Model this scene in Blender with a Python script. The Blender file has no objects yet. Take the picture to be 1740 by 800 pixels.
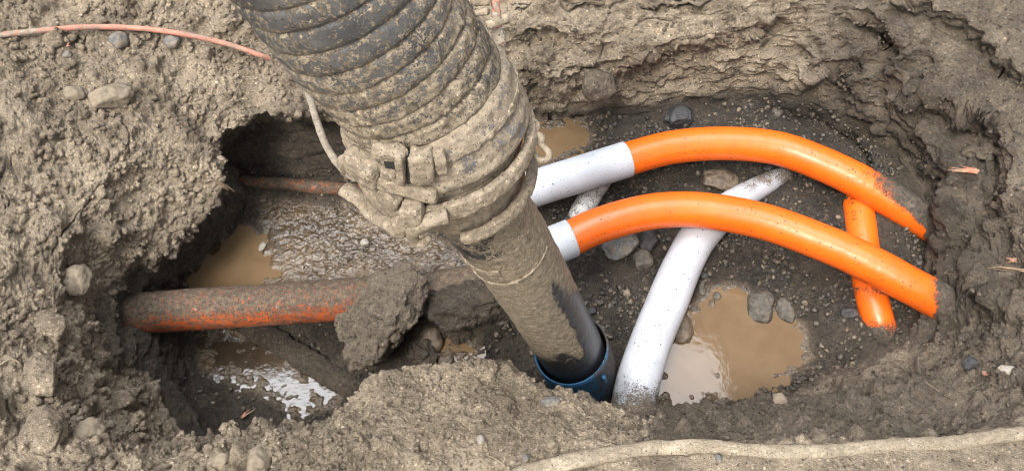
import bpy, math, random
import numpy as np
from mathutils import Vector

# ------------------------------------------------------------------ camera, light, exposure
scn = bpy.context.scene
C = scn.collection
FPX = 1448.0                       # focal length in photo pixels (1740 wide)
CAMZ = 1.6
SP, CP = math.sin(math.radians(60)), math.cos(math.radians(60))
cam_d = bpy.data.cameras.new("camera")
cam = bpy.data.objects.new("camera", cam_d); C.objects.link(cam)
cam.location = (0, 0, CAMZ); cam.rotation_euler = (math.radians(30), 0, 0)
cam_d.sensor_width = 36; cam_d.lens = 36 * FPX / 1740
cam_d.clip_start = 0.02; cam_d.clip_end = 200
scn.camera = cam
scn.view_settings.view_transform = 'Standard'; scn.view_settings.look = 'None'
scn.view_settings.gamma = 1; scn.view_settings.use_curve_mapping = False
scn.view_settings.exposure = 0.88
scn.cycles.use_denoising = True
scn.cycles.max_bounces = 6; scn.cycles.filter_width = 1.0

SUN_EL, SUN_AZ = math.radians(58), math.radians(215)      # azimuth clockwise from +y
w = bpy.data.worlds.new("World"); scn.world = w; w.use_nodes = True
nt = w.node_tree; bg = nt.nodes['Background']
sky = nt.nodes.new('ShaderNodeTexSky'); sky.sky_type = 'NISHITA'; sky.sun_disc = False
sky.sun_elevation = SUN_EL; sky.sun_rotation = SUN_AZ; sky.air_density = 1.0; sky.dust_density = 4.0
hs = nt.nodes.new('ShaderNodeHueSaturation'); hs.inputs['Saturation'].default_value = 0.30
nt.links.new(sky.outputs[0], hs.inputs['Color'])
tc = nt.nodes.new('ShaderNodeTexCoord')
cn = nt.nodes.new('ShaderNodeTexNoise'); cn.inputs['Scale'].default_value = 9.0; cn.inputs['Detail'].default_value = 5
nt.links.new(tc.outputs['Generated'], cn.inputs['Vector'])
# bright patch added to the even overcast, placed to show white in the puddles: plan coordinates x/z, y/z of the sky
def wm(op, a, b=None, c=None):
    nd = nt.nodes.new('ShaderNodeMath'); nd.operation = op
    for i, v in enumerate((a, b, c)):
        if v is None: continue
        if isinstance(v, (int, float)): nd.inputs[i].default_value = v
        else: nt.links.new(v, nd.inputs[i])
    return nd.outputs[0]
def wr(v, a, b, c=0., d=1.):
    nd = nt.nodes.new('ShaderNodeMapRange'); nd.interpolation_type = 'SMOOTHSTEP'; nt.links.new(v, nd.inputs[0])
    for i, x in enumerate((a, b, c, d)): nd.inputs[i + 1].default_value = x
    return nd.outputs[0]
sx = nt.nodes.new('ShaderNodeSeparateXYZ'); nt.links.new(tc.outputs['Generated'], sx.inputs[0])
zz = wm('MAXIMUM', sx.outputs[2], .02); wob = wm('MULTIPLY', wm('SUBTRACT', cn.outputs['Fac'], .5), .30)
cx_ = wm('ADD', wm('DIVIDE', sx.outputs[0], zz), wob); cy_ = wm('SUBTRACT', wm('DIVIDE', sx.outputs[1], zz), wm('MULTIPLY', wob, .4))
cl_ = wm('MULTIPLY', wr(cx_, .235, .225), wr(cx_, -.75, -.45)); cl_ = wm('MULTIPLY', cl_, wm('MULTIPLY', wr(cy_, .505, .475), wr(cy_, -.35, .0)))
cr = nt.nodes.new('ShaderNodeMapRange'); nt.links.new(cl_, cr.inputs['Value'])
mx = nt.nodes.new('ShaderNodeMix'); mx.data_type = 'RGBA'
nt.links.new(cr.outputs[0], mx.inputs['Factor']); nt.links.new(hs.outputs[0], mx.inputs[6])
mx.inputs[7].default_value = (40, 41, 43, 1)
nt.links.new(mx.outputs[2], bg.inputs['Color']); bg.inputs['Strength'].default_value = 0.13

sl = bpy.data.lights.new("sun", 'SUN'); sl.energy = 1.8; sl.angle = math.radians(14); sl.color = (1, 0.96, 0.90)
so = bpy.data.objects.new("sun", sl); C.objects.link(so)
sdir = Vector((math.sin(SUN_AZ) * math.cos(SUN_EL), math.cos(SUN_AZ) * math.cos(SUN_EL), math.sin(SUN_EL)))
so.rotation_euler = sdir.to_track_quat('Z', 'Y').to_euler(); so.location = sdir * 5

# ------------------------------------------------------------------ maths helpers
def ray(px, py):
    u = (400 - py) / FPX
    return np.array([(px - 870) / FPX, CP + u * SP, -SP + u * CP])
def P(px, py, z):
    d = ray(px, py); return np.array([0, 0, CAMZ]) + d * ((z - CAMZ) / d[2])
def PT(px, py, t): return np.array([0, 0, CAMZ]) + ray(px, py) * t
def to_px(v):
    v = v - np.array([0, 0, CAMZ])
    t = v[..., 1] * CP - v[..., 2] * SP; U = v[..., 1] * SP + v[..., 2] * CP
    return 870 + FPX * v[..., 0] / t, 400 - FPX * U / t, t
def sm(x, a, b):
    t = np.clip((x - a) / (b - a), 0, 1); return t * t * (3 - 2 * t)
def _h(ix, iy, iz, s):
    h = (ix * 374761393 + iy * 668265263 + iz * 2147483647 + s * 1274126177) & 0xffffffff
    h = ((h ^ (h >> 13)) * 1274126177) & 0xffffffff
    h = ((h ^ (h >> 15)) * 2246822519) & 0xffffffff
    return h ^ (h >> 16)
def perlin(p, scale, seed=0, stretch=(1, 1, 1)):
    q = p / (scale * np.array(stretch)); i = np.floor(q).astype(np.int64); f = (q - i)
    wq = f * f * f * (f * (f * 6 - 15) + 10); out = 0
    for dx in (0, 1):
        for dy in (0, 1):
            for dz in (0, 1):
                h = _h(i[:, 0] + dx, i[:, 1] + dy, i[:, 2] + dz, seed)
                gx = (h & 255) / 127.5 - 1; gy = ((h >> 8) & 255) / 127.5 - 1; gz = ((h >> 16) & 255) / 127.5 - 1
                g = gx * (f[:, 0] - dx) + gy * (f[:, 1] - dy) + gz * (f[:, 2] - dz)
                out = out + g * (wq[:, 0] if dx else 1 - wq[:, 0]) * (wq[:, 1] if dy else 1 - wq[:, 1]) * (wq[:, 2] if dz else 1 - wq[:, 2])
    return out * 1.3
def fbm(p, scale, o=4, seed=0, stretch=(1, 1, 1), gain=.5):
    r = 0; a = 1
    for k in range(o):
        r = r + a * perlin(p, scale / 2.03 ** k, seed + k * 7, stretch); a *= gain
    return r
def bumps(p, cell, rmin, rmax, dens, seed=0):
    """round lumps scattered through space: returns 0..1 height times own size"""
    q = p / cell; i = np.floor(q).astype(np.int64); best = np.zeros(len(p))
    for dx in (-1, 0, 1):
        for dy in (-1, 0, 1):
            for dz in (-1, 0, 1):
                a, b, c = i[:, 0] + dx, i[:, 1] + dy, i[:, 2] + dz
                h = _h(a, b, c, seed); h2 = _h(a, b, c, seed + 99)
                d2 = ((a + (h & 1023) / 1023. - q[:, 0]) ** 2 + (b + ((h >> 10) & 1023) / 1023. - q[:, 1]) ** 2
                      + (c + ((h >> 20) & 1023) / 1023. - q[:, 2]) ** 2)
                r = rmin + (rmax - rmin) * ((h2 & 1023) / 1023.) ** 2
                on = ((h2 >> 10) & 1023) < dens * 1024
                v = np.clip(1 - d2 / (r * r), 0, None) ** .72 * r * on
                best = np.maximum(best, v)
    return best * cell
def poly_sd(x, y, poly):
    """signed distance, negative inside"""
    poly = np.asarray(poly)[:, :2]; n = len(poly); d = np.full(x.shape, 1e9); ins = np.zeros(x.shape, bool)
    for k in range(n):
        a = poly[k]; b = poly[(k + 1) % n]; e = b - a
        t = np.clip(((x - a[0]) * e[0] + (y - a[1]) * e[1]) / (e @ e), 0, 1)
        d = np.minimum(d, np.hypot(x - a[0] - t * e[0], y - a[1] - t * e[1]))
        c = ((a[1] > y) != (b[1] > y)) & (x < (b[0] - a[0]) * (y - a[1]) / (b[1] - a[1] + 1e-12) + a[0])
        ins ^= c
    return np.where(ins, -d, d)
def line_d(x, y, pts):
    """distance to an open polyline and side (+ = left of travel)"""
    pts = np.asarray(pts)[:, :2]; d = np.full(x.shape, 1e9); s = np.zeros(x.shape); tt = np.zeros(x.shape); n = len(pts) - 1
    for k in range(n):
        a = pts[k]; b = pts[k + 1]; e = b - a
        t = np.clip(((x - a[0]) * e[0] + (y - a[1]) * e[1]) / (e @ e), 0, 1)
        dd = np.hypot(x - a[0] - t * e[0], y - a[1] - t * e[1]); m = dd < d
        d = np.where(m, dd, d); s = np.where(m, np.sign(e[0] * (y - a[1]) - e[1] * (x - a[0])), s); tt = np.where(m, (k + t) / n, tt)
    return d, s, tt
def catmull(pts, n, closed=False):
    pts = np.asarray(pts, float); m = len(pts); segs = m if closed else m - 1
    u = np.linspace(0, segs, n, endpoint=not closed); k = np.minimum(u.astype(int), segs - 1); f = (u - k)
    def g(i): return pts[i % m] if closed else pts[np.clip(i, 0, m - 1)]
    sh = (-1,) + (1,) * (pts.ndim - 1); f = f.reshape(sh)
    p0, p1, p2, p3 = g(k - 1), g(k), g(k + 1), g(k + 2)
    return .5 * (2 * p1 + (p2 - p0) * f + (2 * p0 - 5 * p1 + 4 * p2 - p3) * f ** 2 + (3 * p1 - p0 - 3 * p2 + p3) * f ** 3)
def resample(pts, step):
    c = catmull(pts, max(60, len(pts) * 40)); L = np.r_[0, np.cumsum(np.linalg.norm(np.diff(c, axis=0), axis=1))]
    n = max(4, int(L[-1] / step) + 1); s = np.linspace(0, L[-1], n)
    return np.stack([np.interp(s, L, c[:, k]) for k in range(c.shape[1])], 1), s

# ------------------------------------------------------------------ mesh helpers
def mesh_np(name, V, Fq, mat, parent=None, smooth=True, masks=None, tri=False):
    me = bpy.data.meshes.new(name); V = np.ascontiguousarray(V, np.float32); Fq = np.ascontiguousarray(Fq, np.int32)
    k = Fq.shape[1]; me.vertices.add(len(V)); me.vertices.foreach_set('co', V.ravel())
    me.loops.add(Fq.size); me.loops.foreach_set('vertex_index', Fq.ravel())
    me.polygons.add(len(Fq)); me.polygons.foreach_set('loop_start', np.arange(0, Fq.size, k, dtype=np.int32))
    me.polygons.foreach_set('use_smooth', np.full(len(Fq), smooth)); me.update(calc_edges=True)
    if masks is not None:
        a = me.attributes.new('mask', 'FLOAT_COLOR', 'POINT')
        cc = np.ones((len(V), 4), np.float32); cc[:, :masks.shape[1]] = masks; a.data.foreach_set('color', cc.ravel())
    me.materials.append(mat)
    o = bpy.data.objects.new(name, me); C.objects.link(o)
    if parent is not None: o.parent = parent
    return o
def tag(o, label=None, cat=None, group=None, kind=None):
    if label: o['label'] = label
    if cat: o['category'] = cat
    if group: o['group'] = group
    if kind: o['kind'] = kind
    return o
def empty(name, loc):
    o = bpy.data.objects.new(name, None); C.objects.link(o); o.location = loc; o.empty_display_size = .05; return o
def parent_keep(ob, root):
    """mesh data is in world space: shift it so the child sits right under the root"""
    me = ob.data; co = np.empty(len(me.vertices) * 3, np.float32); me.vertices.foreach_get('co', co)
    co = co.reshape(-1, 3) - np.array(root.location, np.float32); me.vertices.foreach_set('co', co.ravel()); me.update()
    ob.parent = root; return ob
def grid_faces(na, nb, wrap_a=False, wrap_b=False):
    i = np.arange(na if wrap_a else na - 1); j = np.arange(nb if wrap_b else nb - 1)
    I, J = np.meshgrid(i, j, indexing='ij'); I2 = (I + 1) % na; J2 = (J + 1) % nb
    return np.stack([I * nb + J, I2 * nb + J, I2 * nb + J2, I * nb + J2], -1).reshape(-1, 4)
def frames(c, ref=(0, -1, .3)):
    T = np.gradient(c, axis=0); T /= np.linalg.norm(T, axis=1)[:, None]
    N = np.zeros_like(T); r = np.array(ref, float)
    for k in range(len(c)):
        r = r - T[k] * (r @ T[k]); r /= np.linalg.norm(r); N[k] = r
    return T, N, np.cross(T, N)
def tube(name, pts, rad, mat, seg=64, step=.004, rfun=None, mud=None, close=True, squash=(1, 1), lump=0, seed=1, ref=(0, 0, 1)):
    """pts (n,3); rad scalar or per-point list; rfun(s, phi)->extra radius; mud(s,phi,pos)->0..1"""
    pts = np.asarray(pts, float); rr = np.full(len(pts), rad) if np.isscalar(rad) else np.asarray(rad, float)
    q, s = resample(np.c_[pts, rr], step); c = q[:, :3]; r = q[:, 3]
    T, N, B = frames(c, ref); ph = np.linspace(0, 2 * math.pi, seg, endpoint=False)
    S, PH = np.meshgrid(s, ph, indexing='ij'); R = np.repeat(r[:, None], seg, 1)
    def pos(R): return c[:, None] + (N[:, None] * (np.cos(PH) * squash[0])[..., None] + B[:, None] * (np.sin(PH) * squash[1])[..., None]) * R[..., None]
    if rfun is not None: R = R + rfun(S, PH)
    V = pos(R).reshape(-1, 3); mk = np.zeros(len(V))
    if mud is not None:
        mk = np.clip(mud(S.ravel(), PH.ravel(), V), 0, 1)
    if lump:
        d = lump * (fbm(V, .03, 3, seed) * .6 + bumps(V, .012, .3, .9, .5, seed) / .012 * .5) * (mk if mud is not None else 1)
        V = pos(R + d.reshape(R.shape)).reshape(-1, 3)
    Fq = grid_faces(len(c), seg, False, True)
    o = mesh_np(name, V, Fq, mat, masks=np.stack([mk, S.ravel(), PH.ravel() / 6.2832], 1))
    if close:
        import bmesh
        bm = bmesh.new(); bm.from_mesh(o.data); bmesh.ops.holes_fill(bm, edges=[e for e in bm.edges if e.is_boundary], sides=0)
        bm.to_mesh(o.data); bm.free()
    return o

# ------------------------------------------------------------------ materials
def mat_new(name):
    m = bpy.data.materials.new(name); m.use_nodes = True
    return m, m.node_tree, m.node_tree.nodes['Principled BSDF']
class G:
    def __init__(s, nt): s.nt = nt; s.n = nt.nodes; s.l = nt.links; s.tc = s.n.new('ShaderNodeTexCoord').outputs['Object']
    def setin(s, nd, i, v):
        if isinstance(v, bpy.types.NodeSocket): s.l.new(v, nd.inputs[i])
        elif v is not None: nd.inputs[i].default_value = v
    def noise(s, scale, detail=3, rough=.55, vec=None, dist=0):
        nd = s.n.new('ShaderNodeTexNoise'); s.l.new(vec or s.tc, nd.inputs['Vector'])
        nd.inputs['Scale'].default_value = scale; nd.inputs['Detail'].default_value = detail; nd.inputs['Roughness'].default_value = rough
        nd.inputs['Distortion'].default_value = dist; return nd.outputs['Fac']
    def vor(s, scale, out='Distance', vec=None, feat='F1', rnd=1):
        nd = s.n.new('ShaderNodeTexVoronoi'); nd.feature = feat; s.l.new(vec or s.tc, nd.inputs['Vector'])
        nd.inputs['Scale'].default_value = scale; nd.inputs['Randomness'].default_value = rnd; return nd.outputs[out]
    def math(s, op, a, b=None, c=None):
        nd = s.n.new('ShaderNodeMath'); nd.operation = op
        for i, v in enumerate((a, b, c)): s.setin(nd, i, v)
        return nd.outputs[0]
    def mr(s, v, a, b, c=0., d=1., smooth=True):
        nd = s.n.new('ShaderNodeMapRange'); nd.interpolation_type = 'SMOOTHSTEP' if smooth else 'LINEAR'
        for i, x in enumerate((v, a, b, c, d)): s.setin(nd, i, x)
        return nd.outputs[0]
    def mix(s, f, a, b):
        nd = s.n.new('ShaderNodeMix'); nd.data_type = 'RGBA'
        for i, x in ((0, f), (6, a), (7, b)):
            s.setin(nd, i, (tuple(x) + (1,)) if isinstance(x, tuple) and len(x) == 3 else x)
        return nd.outputs[2]
    def mul(s, a, b):
        nd = s.n.new('ShaderNodeMix'); nd.data_type = 'RGBA'; nd.blend_type = 'MULTIPLY'; nd.inputs[0].default_value = 1
        s.setin(nd, 6, a); s.setin(nd, 7, b); return nd.outputs[2]
    def attr(s, name='mask'):
        nd = s.n.new('ShaderNodeAttribute'); nd.attribute_name = name
        sp = s.n.new('ShaderNodeSeparateColor'); s.l.new(nd.outputs['Color'], sp.inputs[0]); return sp.outputs
    def bump(s, h, strength, dist, normal=None):
        nd = s.n.new('ShaderNodeBump'); s.l.new(h, nd.inputs['Height']); nd.inputs['Strength'].default_value = strength
        nd.inputs['Distance'].default_value = dist
        if normal: s.l.new(normal, nd.inputs['Normal'])
        return nd.outputs[0]
    def scaled(s, v):
        nd = s.n.new('ShaderNodeMapping'); s.l.new(s.tc, nd.inputs[0]); nd.inputs['Scale'].default_value = v; return nd.outputs[0]
    def gray(s, v):
        nd = s.n.new('ShaderNodeCombineColor')
        for i in range(3): s.l.new(v, nd.inputs[i])
        return nd.outputs[0]

DRY_A, DRY_B = (.160, .122, .080), (.460, .368, .258)
WET_A, WET_B = (.024, .0185, .013), (.100, .077, .053)
SLU_A, SLU_B = (.042, .030, .018), (.120, .081, .045)
def speck(g, base, amount=.12, scale=170):
    """single sand grains of other colours: some pale, some grey-blue, some dark"""
    col = g.vor(scale, 'Color'); sp = g.n.new('ShaderNodeSeparateColor'); g.l.new(col, sp.inputs[0])
    d = g.vor(scale, 'Distance'); grain = g.math('MULTIPLY', g.mr(d, .5, .38), 1.0)
    a = g.math('MULTIPLY', g.mr(sp.outputs[0], 1 - amount, 1 - amount + .02), grain)
    b = g.math('MULTIPLY', g.mr(sp.outputs[1], 1 - amount, 1 - amount + .02), grain)
    c = g.math('MULTIPLY', g.mr(sp.outputs[2], 1 - amount * 1.3, 1 - amount * 1.3 + .02), grain)
    k = g.math('ADD', g.math('MULTIPLY', a, .75), g.math('MULTIPLY', c, -.62)); k = g.math('ADD', k, g.math('MULTIPLY', b, .35)); k = g.math('ADD', k, 1.0)
    x = g.mul(base, g.gray(k))
    return g.mix(g.math('MULTIPLY', b, .45), x, (.12, .125, .13))
def soil_nodes(g, bsdf, wet, gloss, grav):
    n1 = g.noise(9, 5); n2 = g.noise(70, 5, .7); n3 = g.noise(420, 4, .7)
    mixv = g.math('ADD', g.math('MULTIPLY', n1, .45), g.math('ADD', g.math('MULTIPLY', n2, .35), g.math('MULTIPLY', n3, .25)))
    f = g.mr(mixv, .40, .66)
    dry = g.mix(f, DRY_A, DRY_B); wetc = g.mix(f, WET_A, WET_B); slc = g.mix(f, SLU_A, SLU_B)
    # gravel bed: each pebble its own colour
    vc = g.vor(95, 'Color'); spv = g.n.new('ShaderNodeSeparateColor'); g.l.new(vc, spv.inputs[0])
    gr = g.mix(spv.outputs[0], (.018, .017, .016), (.085, .077, .066)); gr = g.mix(g.mr(spv.outputs[1], .84, .9), gr, (.17, .13, .085))
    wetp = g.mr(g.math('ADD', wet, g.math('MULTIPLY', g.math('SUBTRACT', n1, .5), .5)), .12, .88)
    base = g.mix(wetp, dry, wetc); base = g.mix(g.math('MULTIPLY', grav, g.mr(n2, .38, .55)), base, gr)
    base = g.mix(gloss, base, slc); base = g.mul(base, g.gray(g.mr(g.noise(620, 3, .8), .32, .68, .62, 1.38))); base = speck(g, base, .12, 300); base = speck(g, base, .06, 130)
    g.l.new(base, bsdf.inputs['Base Color'])
    r = g.math('SUBTRACT', .93, g.math('MULTIPLY', wetp, g.mr(n2, .35, .65, .25, .52)))
    r = g.math('MULTIPLY', r, g.mr(gloss, 0, 1, 1, .16)); g.l.new(r, bsdf.inputs['Roughness'])
    vb = g.vor(150, 'Distance', feat='SMOOTH_F1'); vb2 = g.vor(420, 'Distance')
    h = g.math('ADD', g.math('MULTIPLY', g.noise(160, 6, .75), 1.2), g.math('MULTIPLY', g.math('SUBTRACT', 1, vb), .6))
    h = g.math('ADD', h, g.math('MULTIPLY', g.math('SUBTRACT', 1, vb2), .35))
    bn = g.bump(h, 1.0, .011); g.l.new(g.math('SUBTRACT', 1.0, g.math('MULTIPLY', gloss, .80)), bn.node.inputs['Strength'])
    g.l.new(bn, bsdf.inputs['Normal']); g.l.new(g.mr(gloss, 0, 1, .5, .6), bsdf.inputs['Specular IOR Level'])

M = {}
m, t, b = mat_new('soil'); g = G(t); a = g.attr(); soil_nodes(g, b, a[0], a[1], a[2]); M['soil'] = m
def soil_fixed(name, wet, gloss=0., grav=0.):
    m, t, b = mat_new(name); g = G(t)
    vals = []
    for v in (wet, gloss, grav):
        nd = g.n.new('ShaderNodeValue'); nd.outputs[0].default_value = v; vals.append(nd.outputs[0])
    soil_nodes(g, b, *vals); M[name] = m; return m
soil_fixed('dry_crumb', .05); soil_fixed('dry_clod', .12); soil_fixed('damp_clod', .55); soil_fixed('wet_clod', .8, .12)

def water(name, ca, cb, rough=.02, ior=1.40, rip=.07):
    m, t, b = mat_new(name); g = G(t); n = g.noise(14, 6, .6, dist=.8)
    c = g.mix(g.mr(n, .2, .8), ca, cb); c = g.mix(g.mr(g.noise(330, 2, .8), .68, .76), c, tuple(x * .45 for x in ca))
    g.l.new(c, b.inputs['Base Color'])
    b.inputs['IOR'].default_value = ior; b.inputs['Roughness'].default_value = rough
    g.l.new(g.bump(g.noise(26 if ior < 1.5 else 55, 4), rip, .004), b.inputs['Normal']); M[name] = m
water('muddy_water', (.118, .076, .040), (.148, .098, .054))
water('dark_water', (.035, .026, .018), (.075, .052, .032), ior=1.65, rip=.5)

def plastic(name, col, col2, mudcol=((.10, .08, .058), (.21, .17, .122)), rough=.33, thr=.5, specks=.06, scr=.5, big=.9, finek=1.3, bsc=30, soft=.10):
    m, t, b = mat_new(name); g = G(t); a = g.attr()
    n = g.noise(240, 6, .78); n2 = g.noise(bsc, 5, .65)
    k = g.math('ADD', a[0], g.math('ADD', g.math('MULTIPLY', g.math('SUBTRACT', n, .5), finek), g.math('MULTIPLY', g.math('SUBTRACT', n2, .5), big)))
    mf = g.mr(k, thr, thr + soft)
    base = g.mix(g.mr(g.noise(12, 4), .3, .7), col, col2)
    # grit flecks stuck on the pipe and fine scuffs
    d = g.vor(105, 'Distance'); cc = g.vor(105, 'Color'); sp = g.n.new('ShaderNodeSeparateColor'); g.l.new(cc, sp.inputs[0])
    fl = g.math('MULTIPLY', g.mr(d, .24, .17), g.mr(sp.outputs[0], 1 - specks, 1 - specks + .01))
    d2 = g.vor(230, 'Distance'); c2 = g.vor(230, 'Color'); s2 = g.n.new('ShaderNodeSeparateColor'); g.l.new(c2, s2.inputs[0])
    fl2 = g.math('MULTIPLY', g.mr(d2, .26, .2), g.mr(s2.outputs[0], 1 - specks * 1.5, 1 - specks * 1.5 + .01))
    scuff = g.mr(g.noise(50, 8, .85, g.scaled((1, .35, 3)), 1.5), .66, .72)
    base = g.mix(g.math('MULTIPLY', scuff, scr * .5), base, tuple(x * .5 for x in col))
    base = g.mix(g.math('MAXIMUM', fl, fl2), base, (.045, .035, .026))
    mud = g.mix(g.mr(g.noise(90, 5, .7), .35, .7), mudcol[0], mudcol[1]); mud = speck(g, mud, .1, 300)
    g.l.new(g.mix(mf, base, mud), b.inputs['Base Color'])
    g.l.new(g.mr(mf, 0, 1, rough, .72), b.inputs['Roughness'])
    h = g.math('ADD', g.math('MULTIPLY', mf, 1.0), g.math('MULTIPLY', mf, g.math('MULTIPLY', g.noise(330, 5, .8), 1.8)))
    g.l.new(g.bump(g.math('ADD', h, g.math('MULTIPLY', fl, .6)), .6, .003), b.inputs['Normal']); M[name] = m
plastic('orange_plastic', (.70, .108, .006), (.77, .130, .009), mudcol=((.035, .027, .019), (.115, .088, .060)), specks=.14, scr=1.1, big=.8)
plastic('white_plastic', (.385, .395, .415), (.455, .465, .485), rough=.45, scr=.2, specks=.1)
plastic('muddy_orange', (.36, .070, .016), (.50, .11, .025), mudcol=((.048, .035, .023), (.140, .102, .064)), rough=.25, specks=.1, finek=3.2, big=1.3, bsc=60)
plastic('muddy_white', (.55, .55, .54), (.62, .61, .58), mudcol=((.22, .185, .14), (.36, .31, .25)), rough=.45, specks=.12)
plastic('black_rubber', (.036, .036, .038), (.105, .100, .094), mudcol=((.14, .108, .07), (.40, .325, .225)), rough=.5, specks=.3, finek=3.0, big=1.9, bsc=95, soft=.35)
plastic('caked_metal', (.09, .09, .095), (.15, .145, .14), mudcol=((.20, .158, .108), (.38, .308, .218)), rough=.4, specks=.1)
plastic('blue_steel', (.012, .07, .15), (.025, .12, .23), mudcol=((.03, .026, .022), (.09, .075, .058)), rough=.4, specks=.15)
plastic('black_steel', (.012, .013, .015), (.03, .031, .034), mudcol=((.17, .135, .090), (.32, .255, .175)), rough=.34, specks=.2)
plastic('salmon_jacket', (.44, .15, .10), (.52, .24, .165), mudcol=((.24, .20, .15), (.38, .32, .25)), rough=.6, specks=.1)
plastic('caked_strip', (.25, .205, .14), (.35, .29, .205), mudcol=((.17, .135, .092), (.30, .24, .165)), rough=.8, specks=.3, bsc=45, finek=2.2)
def rock(name, a, bcol, rough=.75, scale=40, fleck=None):
    m, t, b = mat_new(name); g = G(t); c = g.mix(g.mr(g.noise(scale, 6, .7), .35, .68), a, bcol)
    if fleck:
        c = g.mix(g.mr(g.noise(330, 3, .8), .50, .60), c, fleck)
    c = g.mix(g.math('MULTIPLY', g.mr(g.noise(35, 6, .8), .44, .56), .8), c, (.215, .17, .115)) if rough > .5 else c
    g.l.new(c, b.inputs['Base Color']); b.inputs['Roughness'].default_value = rough
    c = None; g.l.new(g.bump(g.noise(190, 6, .8), .7, .005), b.inputs['Normal']); M[name] = m
rock('rock_grey', (.09, .088, .085), (.19, .182, .17)); rock('rock_tan', (.15, .12, .083), (.29, .24, .175), rough=.9)
rock('rock_dark', (.022, .022, .023), (.06, .058, .056), rough=.28); rock('rock_speckled', (.10, .105, .11), (.17, .17, .175), rough=.7, fleck=(.36, .36, .36))
rock('rock_wet_brown', (.07, .052, .036), (.16, .12, .082), rough=.25); rock('rock_wet_grey', (.055, .048, .038), (.135, .115, .088), rough=.25)
rock('rock_pale', (.25, .225, .19), (.42, .39, .34), rough=.6); rock('wood', (.22, .13, .07), (.38, .25, .15), rough=.8)
rock('red_chip', (.45, .12, .06), (.62, .30, .20), rough=.8); rock('root', (.05, .04, .03), (.10, .08, .06), rough=.8); rock('straw', (.35, .28, .17), (.46, .38, .25), rough=.8)
m, t, b = mat_new('dark_ink'); b.inputs['Base Color'].default_value = (.05, .02, .01, 1); b.inputs['Roughness'].default_value = .6; M['ink'] = m

# ------------------------------------------------------------------ terrain : loft of rings round the pit
# each spoke: base, wall middle, rim, bank, edge of view  as (px, py, z)
SPK = [
 ((315,572,-.63),(250,565,-.45),(178,562,-.31),(110,550,-.12),(-30,540,-.02)),
 ((305,498,-.61),(238,508,-.46),(196,490,-.34),(110,420,-.12),(-30,380,-.02)),
 ((345,440,-.60),(308,440,-.46),(270,420,-.34),(170,320,-.13),(-30,180,0)),
 ((400,372,-.59),(375,370,-.45),(345,364,-.32),(230,230,-.15),(20,-20,0)),
 ((415,318,-.58),(395,322,-.42),(386,322,-.27),(280,190,-.17),(150,-40,-.02)),
 ((405,300,-.58),(378,255,-.40),(370,248,-.25),(310,140,-.18),(250,-40,-.05)),
 ((480,302,-.58),(450,214,-.40),(438,198,-.24),(400,100,-.20),(360,-40,-.08)),
 ((570,305,-.58),(552,205,-.40),(543,184,-.24),(490,90,-.22),(450,-40,-.12)),
 ((720,265,-.58),(712,210,-.45),(700,150,-.31),(650,70,-.23),(620,-40,-.16)),
 ((905,212,-.57),(885,165,-.46),(868,120,-.37),(850,50,-.29),(830,-40,-.21)),
 ((1020,198,-.57),(1012,150,-.47),(1005,105,-.37),(985,45,-.29),(975,-40,-.22)),
 ((1180,180,-.56),(1178,130,-.46),(1170,85,-.36),(1170,30,-.29),(1175,-40,-.23)),
 ((1310,170,-.56),(1325,120,-.45),(1335,62,-.35),(1350,5,-.28),(1370,-60,-.21)),
 ((1450,205,-.56),(1490,150,-.43),(1525,90,-.32),(1600,20,-.25),(1680,-60,-.18)),
 ((1515,270,-.56),(1575,225,-.43),(1640,180,-.32),(1730,100,-.23),(1820,30,-.15)),
 ((1560,385,-.55),(1612,362,-.44),(1690,320,-.33),(1770,290,-.23),(1870,260,-.14)),
 ((1555,500,-.56),(1605,500,-.45),(1705,475,-.32),(1780,470,-.22),(1890,470,-.12)),
 ((1490,575,-.57),(1600,605,-.41),(1690,630,-.25),(1770,665,-.12),(1900,720,-.01)),
 ((1390,625,-.595),(1470,660,-.38),(1570,705,-.15),(1620,745,-.03),(1720,850,0)),
 ((1255,685,-.60),(1285,697,-.38),(1330,722,-.13),(1360,752,-.02),(1420,860,0)),
 ((1115,697,-.60),(1118,702,-.42),(1122,726,-.14),(1130,756,-.02),(1150,870,0)),
 ((1000,745,-.61),(1000,716,-.42),(1010,678,-.14),(1005,740,-.03),(990,880,0)),
 ((855,738,-.62),(848,690,-.42),(838,628,-.12),(815,710,-.05),(790,880,0)),
 ((720,735,-.62),(708,680,-.42),(690,622,-.14),(655,715,-.05),(620,880,0)),
 ((600,742,-.63),(582,730,-.42),(556,708,-.19),(500,745,-.06),(420,880,0)),
 ((470,755,-.65),(432,750,-.43),(402,748,-.22),(340,770,-.07),(200,880,0)),
 ((360,730,-.65),(310,735,-.43),(262,752,-.25),(185,765,-.08),(-20,870,0)),
 ((320,645,-.65),(258,650,-.46),(190,685,-.28),(110,680,-.10),(-80,720,0)),
]
K = len(SPK); ctr = P(885, 440, -.60)
lev = np.zeros((K, 9, 3))
for k, sp in enumerate(SPK):
    pts = [P(*q) for q in sp]
    lev[k, 0] = ctr; lev[k, 1] = ctr * .5 + pts[0] * .5; lev[k, 1, 2] = -.6 ; lev[k, 2:7] = pts
    d = pts[4] - ctr; d[2] = 0; d /= np.linalg.norm(d)
    lev[k, 7] = pts[4] + d * .6; lev[k, 7, 2] = .01; lev[k, 8] = pts[4] + d * 16; lev[k, 8, 2] = .02
NA = 1260; seg_n = [95, 135, 56, 56, 108, 100, 36, 22]
A = catmull(lev, NA, closed=True)                     # NA,9,3
rows = []; lv = []
for k, n in enumerate(seg_n):
    f = np.arange(n) / n
    if k == 7: f2 = f ** 2.5
    else: f2 = f
    rows.append(A[:, k, None] * (1 - f2)[None, :, None] + A[:, k + 1, None] * f2[None, :, None]); lv.append(k + f)
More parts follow.
